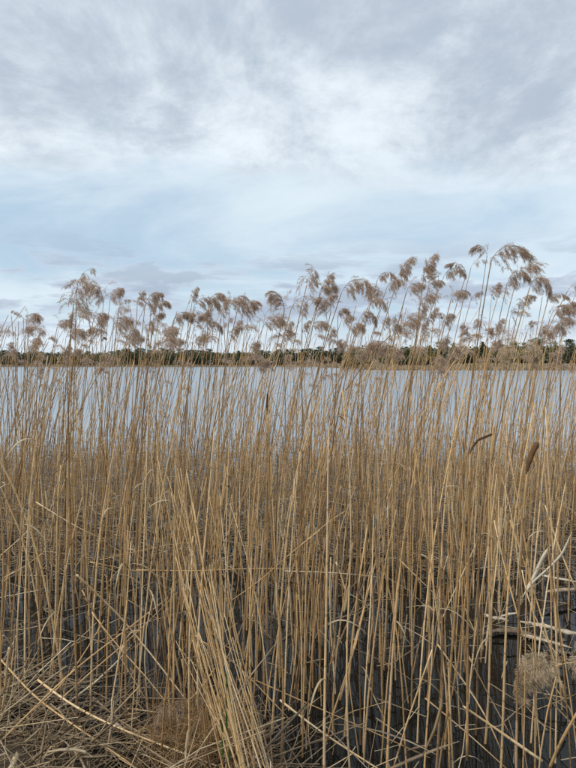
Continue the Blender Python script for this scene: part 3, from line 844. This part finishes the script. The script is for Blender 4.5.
# ------------------------------------------------------------------ cattails
def cattail(stem_px, spike_px, r_spike, label, tone):
    root, Q, base = traced('cattail', stem_px, 0.0030, 0.0048, 0.28, label, 'cattail')
    P = np.array([at(*q) for q in spike_px])
    s_ = np.concatenate(((0,), np.cumsum(np.linalg.norm(np.diff(P, axis=0), axis=1))))
    n_ = 26; tt = np.linspace(0, s_[-1], n_)
    Q2 = np.stack([np.interp(tt, s_, P[:, i]) for i in range(3)], -1)
    for _ in range(1):
        Q2[1:-1] = (Q2[:-2] + 2 * Q2[1:-1] + Q2[2:]) / 4
    f = np.linspace(0, 1, n_)
    rad = r_spike * np.clip(np.minimum(f / 0.38, (1 - f) / 0.06), 0.10, 1) ** 0.62 * (0.92 + 0.08 * f) * (1 + rng.normal(size=n_) * 0.03)
    mb = MB(); mb.tube(Q2 - base, rad, 14, tone)
    # velvety nap: short bristles that break the outline
    nb = 900
    k = rng.integers(1, n_ - 1, nb); a = rng.normal(size=(nb, 3)); tan = (Q2[k + 1] - Q2[k - 1]); tan /= np.linalg.norm(tan, axis=1)[:, None]
    a -= tan * (a * tan).sum(1)[:, None]; a /= np.linalg.norm(a, axis=1)[:, None]
    p0 = Q2[k] - base + a * rad[k][:, None] * 0.96 + tan * rng.uniform(-0.5, 0.5, (nb, 1)) * s_[-1] / n_
    sd = np.cross(a, tan)
    v = np.stack((p0 - sd * .0005, p0 + sd * .0005, p0 + a * rng.uniform(.0008, .0028, (nb, 1))), 1).reshape(-1, 3)
    mb.add(v, None, np.arange(nb * 3).reshape(-1, 3), np.repeat(np.clip(rng.normal(tone, .2, nb), 0, 1), 3))
    mb.build('spike', M['cattail'], root)
    dirn = (Q2[-1] - Q2[-4]); dirn /= np.linalg.norm(dirn)
    st_ = MB(); st_.tube([Q2[-1] - base - dirn * 0.004, Q2[-1] - base + dirn * 0.012 + np.array((0.001, 0, 0.001)), Q2[-1] - base + dirn * 0.024 + np.array((0.004, 0, 0.002))], (0.0016, 0.0011, 0.0005), 5, 0.3)
    st_.build('tip', M['reed'], root)
    return root


cattail([(527, 474, 2.2), (524, 500, 2.2), (522, 540, 2.19), (519, 600, 2.18), (517, 700, 2.15), (516, 790, 2.12)],
        [(526.5, 474, 2.2), (528.5, 463, 2.2), (533, 451, 2.2), (538, 442, 2.2)], 0.0112, 'cattail with a plump rusty brown spike tilted over', 0.58)
cattail([(470, 454, 2.0), (470, 470, 2.0), (469, 520, 2.0), (468, 600, 1.98), (467, 760, 1.95)],
        [(470, 454, 2.0), (472.5, 447, 2.0), (478, 440, 2.0), (485, 437, 2.0), (492.5, 434, 2.0)], 0.0044, 'cattail with a thin dark spike bent over sideways', 0.3)
cattail([(267, 415, 3.0), (267, 440, 3.0), (267, 520, 2.98), (266, 640, 2.94)],
        [(267, 415, 3.0), (267, 402, 3.0), (267.5, 393, 3.0)], 0.0042, 'cattail with a short blackish upright spike in the crowded reeds', 0.15)

# ------------------------------------------------------------------ bleached leaves, wood and other single pieces
def blade_thing(name, pts_px, width, side, tone, label, cat, mat='bleached', fold=0.25):
    P = np.array([at(*q) if len(q) == 3 else on_level(q[0], q[1], q[3]) for q in pts_px])
    s_ = np.concatenate(((0,), np.cumsum(np.linalg.norm(np.diff(P, axis=0), axis=1))))
    n_ = max(8, int(s_[-1] / 0.02)); tt = np.linspace(0, s_[-1], n_)
    Q = np.stack([np.interp(tt, s_, P[:, i]) for i in range(3)], -1)
    for _ in range(2):
        Q[1:-1] = (Q[:-2] + 2 * Q[1:-1] + Q[2:]) / 4
    base = Q[np.argmin(Q[:, 2])].copy()
    f = np.linspace(0, 1, n_); w = width * np.clip(np.minimum(f / 0.08, (1 - f) / 0.2), 0.15, 1) ** 0.7
    tw = np.array(side, float); tw /= np.linalg.norm(tw)
    mb = MB(); mb.ribbon(Q - base, w, tw, tone, 0.0008, fold)
    o_ = mb.build(name, M[mat]); o_.location = base
    return tag(o_, label, cat)


blade_thing('bleached_leaf', [(526, 592, 2.62), (534, 578, 2.62), (540, 564, 2.62), (546, 552, 2.6), (551, 545, 2.6)], 0.028, (0.85, 0.3, -0.45), 0.72, 'broad bleached cattail leaf standing up from its fold', 'leaf')
blade_thing('bleached_leaf', [(523, 596, 2.6), (533, 582, 2.58), (548, 569, 2.56), (562, 555, 2.54), (572, 532, 2.5)], 0.016, (0.79, 0.3, -0.6), 0.8, 'narrow bleached cattail leaf arching beside the broad folded one', 'leaf')
blade_thing('bleached_leaf', [(540, 575, 3.6), (556, 578, 3.6), (578, 582, 3.6)], 0.016, (0, 0.6, 0.8), 0.7, 'slim bleached leaf lying level near the folded leaf', 'leaf')
blade_thing('bleached_leaf', [(528, 540, 3.4), (531, 534, 3.42), (540, 530, 3.45), (550, 533, 3.46), (558, 545, 3.46)], 0.010, (0, 1, 0.2), 0.4, 'thin curled leaf looped over like a hook', 'leaf')
blade_thing('bleached_leaf', [(522, 655, 2.75), (528, 666, 2.75), (534, 679, 2.74)], 0.020, (0.8, 0.3, 0.5), 0.75, 'short white leaf scrap hanging above the dark water', 'leaf')
blade_thing('dead_leaf', [(26, 740, H, .16), (32, 735, H, .175), (40, 728, H, .19)], 0.040, (0.55, 0.7, 0.35), 0.75, 'pale oval dead leaf lying on the bank straw', 'leaf', 'leaf')
blade_thing('dead_leaf', [(8, 772, H, .16), (13, 764, H, .17), (17, 752, H, .18)], 0.040, (0.8, -0.3, 0.4), 0.7, 'tan pointed dead leaf at the straw edge below the oval one', 'leaf', 'leaf')
blade_thing('dead_leaf', [(344, 612, 2.6), (347, 600, 2.62), (349, 585, 2.62)], 0.022, (1, 0.2, 0), 0.6, 'torn tan leaf sheath clinging between leaning reeds', 'leaf', 'leaf')


def branch(pts_px, r, tone, label, seed):
    P = np.array([on_level(q[0], q[1], q[2]) for q in pts_px])
    rg = np.random.default_rng(seed)
    s_ = np.concatenate(((0,), np.cumsum(np.linalg.norm(np.diff(P, axis=0), axis=1))))
    n_ = max(10, int(s_[-1] / 0.025)); tt = np.linspace(0, s_[-1], n_)
    Q = np.stack([np.interp(tt, s_, P[:, i]) for i in range(3)], -1)
    Q[1:-1] = (Q[:-2] + 2 * Q[1:-1] + Q[2:]) / 4
    base = Q[0].copy()
    f = np.linspace(0, 1, n_)
    rad = r * (0.75 + 0.35 * np.sin(f * 3.0 + 0.2)) * (1 + rg.normal(size=n_) * 0.15) * np.clip(np.minimum(f, 1 - f) / 0.06, 0.35, 1)
    rad *= 0.72
    mb = MB(); mb.tube((Q - base) / np.array((1, 1, 0.6)), rad, 9, np.concatenate((np.repeat(np.clip(tone - 0.12 + rg.normal(size=n_) * 0.16, 0, 1), 9), (0.6, 0.6))))
    o_ = mb.build('branch', M['wood']); o_.location = base; o_.scale = (1, 1, 0.6)
    return tag(o_, label, 'branch', 'bleached branches floating among the reeds')


branch([(484, 614, .09), (492, 618, .08), (500, 618, .08), (509, 621, .07)], 0.017, 0.85, 'short bleached branch stub with a pale broken end', 1)
branch([(499, 617, .11), (508, 614, .13), (518, 613, .13)], 0.011, 1.0, 'small whitish splinter lying against the bleached stub', 2)
branch([(518, 621, .08), (532, 624, .08), (548, 626, .08), (564, 632, .07), (582, 634, .06)], 0.022, 0.75, 'long bleached branch floating level behind the reeds', 3)
branch([(520, 634, .05), (534, 638, .05), (552, 642, .05), (572, 648, .04)], 0.017, 0.7, 'bleached branch floating lowest above the dark water', 4)
branch([(545, 592, .08), (560, 590, .08), (582, 589, .07)], 0.022, 0.6, 'brownish floating branch below the folded bleached leaf', 5)
branch([(486, 632, .02), (502, 630, .02), (520, 631, .02), (545, 640, .015)], 0.024, 0.02, 'dark sodden branch floating under the bleached ones', 6)

# a bent reed whose plume hangs over the dark water
root, Q, base = traced('fallen_reed', [(578, 662, 2.22), (560, 664, 2.2), (552, 668, 2.2)], 0.0030, 0.0026, 0.7, 'bent reed with a fuzzy buff plume hanging over dark water', 'reed', 'fallen and leaning reeds')
for j, (px, py, yaw, sc) in enumerate(((550, 668, 2.9, 0.8), (556, 666, 3.3, 0.75), (562, 664, 2.6, 0.75), (566, 663, 0.4, 0.6), (545, 670, 3.2, 0.6))):
    o_ = put('plume', PL['arching' if j == 0 else 'bushy'][j % 4], root)
    p_ = at(px, py, 2.2) - base
    o_.material_slots[0].link = 'OBJECT'; o_.material_slots[0].material = M['buff']
    o_.matrix_basis = Matrix.Translation(Vector(p_)) @ Matrix.Rotation(yaw, 4, 'Z') @ Matrix.Rotation(R(55), 4, 'Y') @ Matrix.Diagonal((sc, sc, sc, 1))
# pale plume hanging broken below the tops
root, Q, base = traced('fallen_reed', [(535, 352, 3.0), (522, 345, 3.0), (513, 352, 3.0), (508, 390, 3.0), (506, 470, 2.98), (505, 600, 2.95)], 0.0018, 0.0036, 0.6, 'bent over reed with a pale plume against the far trees', 'reed', 'fallen and leaning reeds')
for px, py, yaw, k in ((513, 348, 3.3, 0), (518, 346, 2.7, 1), (524, 347, 0.2, 2), (530, 349, 0.6, 0)):
    o_ = put('plume', PL['bushy'][k], root)
    o_.material_slots[0].link = 'OBJECT'; o_.material_slots[0].material = M['buff']
    o_.matrix_basis = Matrix.Translation(Vector(at(px, py, 3.0) - base)) @ Matrix.Rotation(yaw, 4, 'Z') @ Matrix.Rotation(R(65), 4, 'Y') @ Matrix.Diagonal((0.6, 0.6, 0.6, 1))

# green iris blades among the sheaf
for px0, py0, px1, py1, lab in ((231, 775, 229, 728, 'fresh green blade pushing up under the leaning sheaf'), (223, 735, 222, 708, 'short green blade behind the leaning sheaf'),
                                (227, 712, 227, 672, 'slim green blade between stalks of the leaning sheaf')):
    blade_thing('green_blade', [(px0, py0 + 25, 1.93), ((px0 + px1) / 2 - 1, (py0 + py1) / 2, 1.93), (px1, py1, 1.93)], 0.006, (1, 0.25, 0), 0.5, lab, 'grass blade', 'green')

# ------------------------------------------------------------------ the tussock of fine brown grass
rg = np.random.default_rng(77)
c0 = on_level(198, 772, 0.08)
tus = MB()
for i in range(650):
    bx, by = c0[0] + rg.normal() * 0.10, c0[1] + 0.12 + rg.normal() * 0.08
    hh = rg.uniform(0.12, 0.42); a = rg.uniform(0, 6.28); l = rg.uniform(0.02, 0.20)
    t_ = np.linspace(0, 1, 5)
    pts = np.stack((bx + math.cos(a) * l * t_ ** 1.6, by + math.sin(a) * l * t_ ** 1.6, 0.02 + hh * (t_ - 0.35 * t_ ** 3 * (l / 0.12))), -1)
    tus.tube(pts, np.linspace(0.0012, 0.0005, 5), 3, np.clip(rg.normal(0.32, 0.15), 0, 1), cap=False)
root = thing('grass_tussock', 'brown tussock of fine dead grass beside the leaning sheaf', 'grass', (c0[0], c0[1] + 0.12, 0.02))
o_ = tus.build('grass_blades', M['reed'], root); o_.location = (-c0[0], -c0[1] - 0.12, -0.02); o_['kind'] = 'stuff'
root, Q, base = traced('fallen_reed', [(215, 668, 2.35), (200, 690, 2.3), (187, 702, 2.28)], 0.0028, 0.0022, 0.45, 'bent reed with a drooping brown plume over the tussock', 'reed', 'fallen and leaning reeds')
o_ = put('plume', PL['arching'][2], root)
o_.matrix_basis = Matrix.Translation(Vector(at(187, 702, 2.28) - base)) @ Matrix.Rotation(R(180), 4, 'Z') @ Matrix.Rotation(R(60), 4, 'Y') @ Matrix.Diagonal((0.75, 0.75, 0.75, 1))

# ------------------------------------------------------------------ the mass of the reed bed
rg = np.random.default_rng(2024)
bed = MB(); scr = MB()


def bed_stem(x, y, h, lx, ly, r0, r1, tone, k=4, n_=7):
    z0 = float(ground_z(x, y)) - 0.02
    t_ = np.linspace(0, 1, n_); pw = rg.uniform(1.2, 2.4)
    wob = rg.normal(size=2) * 0.012
    pts = np.stack((x + lx * t_ ** pw + wob[0] * np.sin(t_ * 6.0), y + ly * t_ ** pw + wob[1] * np.sin(t_ * 5.0), z0 + (h - z0) * t_), -1)
    bed.tube(pts, r0 + (r1 - r0) * t_, k, tone, rg.uniform(0, 0.19), cap=False)
    if rg.random() < 0.30:
        j = rg.integers(2, n_ - 1); a = rg.uniform(0, 6.28); o2 = np.array((math.cos(a), math.sin(a), 0))
        ln = rg.uniform(0.06, 0.22); f = np.linspace(0, 1, 5)[:, None]; dn = rg.uniform(-0.9, 0.5)
        sd = np.array((-o2[1], o2[0], rg.normal() * 0.4)); sd /= np.linalg.norm(sd)
        scr.ribbon(pts[j] + o2 * f * ln * 0.55 + np.array((0, 0, 1.0)) * (f * 0.5 - f * f * (0.6 - dn * 0.5)) * ln, rg.uniform(.004, .010) * np.array((.7, 1, .9, .6, .15)), sd, np.clip(tone + rg.normal() * .15, 0, 1), .0003, .3)
    return pts[-1]


def in_gap(x, y):
    """the thin corner of the bed where the bleached branches float"""
    if x / y > 0.385 and y < 3.6 and rg.random() < 0.62:
        return True
    # stems stand in loose clumps with dark water between
    c_ = math.sin(x * 4.3 + 1.7 * math.sin(y * 2.1)) * math.sin(y * 3.9 + 1.3 * math.sin(x * 2.7)) + 0.5 * math.sin(x * 9.1 + y * 5.7)
    return c_ < -0.1 and rg.random() < 0.72


def rand_xy(y0, y1, wide=0.66):
    y = math.sqrt(rg.uniform(y0 * y0, y1 * y1))
    return rg.uniform(-1, 1) * (wide * y + 0.3), y


tops = []
# broken, knee to chest high
for i in range(3300):
    x, y = rand_xy(1.9, 9.0)
    if y < bank_edge(x) + rg.uniform(-0.1, 0.5) or in_gap(x, y):
        continue
    h = np.clip(rg.gamma(4.0, 0.14) + 0.15, 0.15, 1.12)
    bed_stem(x, y, h, rg.normal(0.03, 0.10) * h, rg.normal(0, 0.10) * h, rg.uniform(.0024, .0046), rg.uniform(.0016, .0032), np.clip(rg.normal(0.48, 0.30), 0, 1))
# thin short ones close to the bank
for i in range(330):
    x, y = rand_xy(1.75, 3.3)
    if y < bank_edge(x) + rg.uniform(-0.1, 0.4) or in_gap(x, y):
        continue
    h = rg.uniform(0.4, 1.2)
    bed_stem(x, y, h, rg.normal(0.03, 0.14) * h, rg.normal(0, 0.10) * h, rg.uniform(.0028, .0046), rg.uniform(.0016, .0030), np.clip(rg.normal(0.46, 0.24), 0, 1), 5, 8)
# full height, the farther part of the bed
for i in range(900):
    x, y = rand_xy(3.6, 9.4)
    h = np.clip(rg.normal(1.78, 0.26), 1.1, 2.2 if y > 4.8 else 1.66)
    pt = bed_stem(x, y, h, rg.normal(0.16, 0.14) * h, rg.normal(0, 0.08) * h, rg.uniform(.0038, .0054), rg.uniform(.0020, .0030), np.clip(rg.normal(0.50, 0.18), 0, 1), 5, 9)
    if rg.random() < 0.28 and y > 4.6:
        tops.append(pt)
tag(bed.build('reed_bed', M['reed']), 'dense mass of dry broken and distant reeds in the shallows', 'reeds', kind='stuff')

tag(scr.build('reed_leaf_scraps', M['leaf']), 'torn dry leaf scraps clinging to stems through the reed bed', 'reed leaves', kind='stuff')
# plumes of the farther reeds, small and joined
fp = MB()
for pt in tops:
    nb = 20; yaw = rg.normal(0.1, 0.7); wid = rg.uniform(0.07, 0.13)
    for b_ in range(nb):
        a = rg.uniform(0, 6.28); pts = [pt + np.array((math.cos(yaw), math.sin(yaw), 0.3)) * rg.uniform(0, 0.05)]
        d_ = np.array((math.cos(a) * 0.5 + 0.5 * math.cos(yaw), math.sin(a) * 0.5 + 0.5 * math.sin(yaw), 0.7))
        for j in range(4):
            d_ = d_ + np.array((0.03, 0, -0.45)) + rg.normal(size=3) * 0.12; d_ /= np.linalg.norm(d_)
            pts.append(pts[-1] + d_ * wid / 4)
        pts = np.array(pts)
        nf = 18; ii = rg.integers(0, 4, nf); pp = pts[ii] + (pts[ii + 1] - pts[ii]) * rg.random((nf, 1)) + rg.normal(size=(nf, 3)) * 0.004
        dd = pts[ii + 1] - pts[ii]; dd /= np.linalg.norm(dd, axis=1)[:, None]; dd = dd + rg.normal(size=(nf, 3)) * 0.25
        sd = np.cross(dd, rg.normal(size=(nf, 3))); sd /= np.linalg.norm(sd, axis=1)[:, None]
        v = np.stack((pp, pp + dd * .008 + sd * .0015, pp + dd * .028, pp + dd * .008 - sd * .0015), 1).reshape(-1, 3)
        fp.add(v, np.arange(nf * 4).reshape(-1, 4), None, np.repeat(np.clip(rg.normal(0.5, 0.2, nf), 0, 1), 4))
tag(fp.build('distant_plumes', M['plume'], None, False), 'small brown plumes of the reeds out by the open water', 'reeds', kind='stuff')

# ------------------------------------------------------------------ litter
lit = MB()
# floating and lodged bits between the stems
for i in range(13000):
    x, y = rand_xy(2.1, 9.2)
    if y < bank_edge(x):
        continue
    if y < 4.0 and rg.random() < 0.84:
        continue
    z = 0.004 + rg.gamma(1.3, 0.055 if y < 3.8 else 0.10)
    ln = rg.uniform(0.06, 0.42); a = rg.uniform(0, 6.28); el = rg.normal(0, 0.22)
    if rg.random() < 0.15:
        el = rg.normal(0, 0.7); z += 0.1
    d_ = np.array((math.cos(a) * math.cos(el), math.sin(a) * math.cos(el), math.sin(el)))
    p0 = np.array((x, y, max(z, abs(d_[2]) * ln * .5 + 0.003))); bend = rg.normal(size=3) * 0.03
    lit.tube([p0 - d_ * ln / 2, p0 + bend * ln * 2 * np.array((1, 1, .4)), p0 + d_ * ln / 2], rg.uniform(.0012, .0032), 4, np.clip(rg.normal(0.36, 0.25), 0, 1), rg.uniform(0, .19), cap=False)
tag(lit.build('floating_litter', M['straw']), 'broken dead reed bits floating and lodged between the stems', 'litter', kind='stuff')

mat_ = MB()
for i in range(9500):
    x = rg.uniform(-2.6, 1.6); y = rg.uniform(1.2, 3.4)
    e = float(bank_edge(x))
    if y > e + 0.05 + rg.uniform(0, 0.25) or (x > 0.05 and rg.random() < 0.85):
        continue
    gz = max(float(ground_z(x, y)), 0.0)
    clump = math.sin(x * 7.1 + y * 3.3) * math.sin(y * 8.3 - x * 2.9)
    if clump < -0.25 and rg.random() < 0.75:
        continue
    z = gz + rg.gamma(1.4, 0.014) * (1.4 + clump)
    ln = rg.uniform(0.06, 0.3) if rg.random() < 0.6 else rg.uniform(0.3, 0.8); a = rg.normal(0.5, 0.9) if rg.random() < 0.6 else rg.uniform(0, 6.28); el = rg.normal(0.05, 0.18)
    if rg.random() < 0.05: el = rg.uniform(0.3, 1.1)
    d_ = np.array((math.cos(a) * math.cos(el), math.sin(a) * math.cos(el), math.sin(el)))
    p0 = np.array((x, y, z + abs(d_[2]) * ln * .5)); bend = rg.normal(size=3) * 0.04 * ln
    if rg.random() < 0.68:
        mat_.tube([p0 - d_ * ln / 2, p0 + bend, p0 + d_ * ln / 2], rg.gamma(2.5, .0005) + .0005, 4, np.clip(rg.normal(0.27, 0.27), 0, 1), rg.uniform(0, .19), cap=False)
    else:
        sd = np.cross(d_, rg.normal(size=3)); sd /= np.linalg.norm(sd)
        f = np.linspace(-.5, .5, 5)[:, None]
        mat_.ribbon(p0 + d_ * f * ln * .7 + bend * (1 - 4 * f * f), rg.uniform(.006, .014) * np.array((.4, .9, 1, .8, .2)), sd, np.clip(rg.normal(.26, .24), 0, 1), .0004, .3)
tag(mat_.build('straw_mat', M['straw']), 'matted straw and dead leaves covering the near bank', 'straw', kind='stuff')
print('reeds', reed_count, 'objects', len(bpy.data.objects))
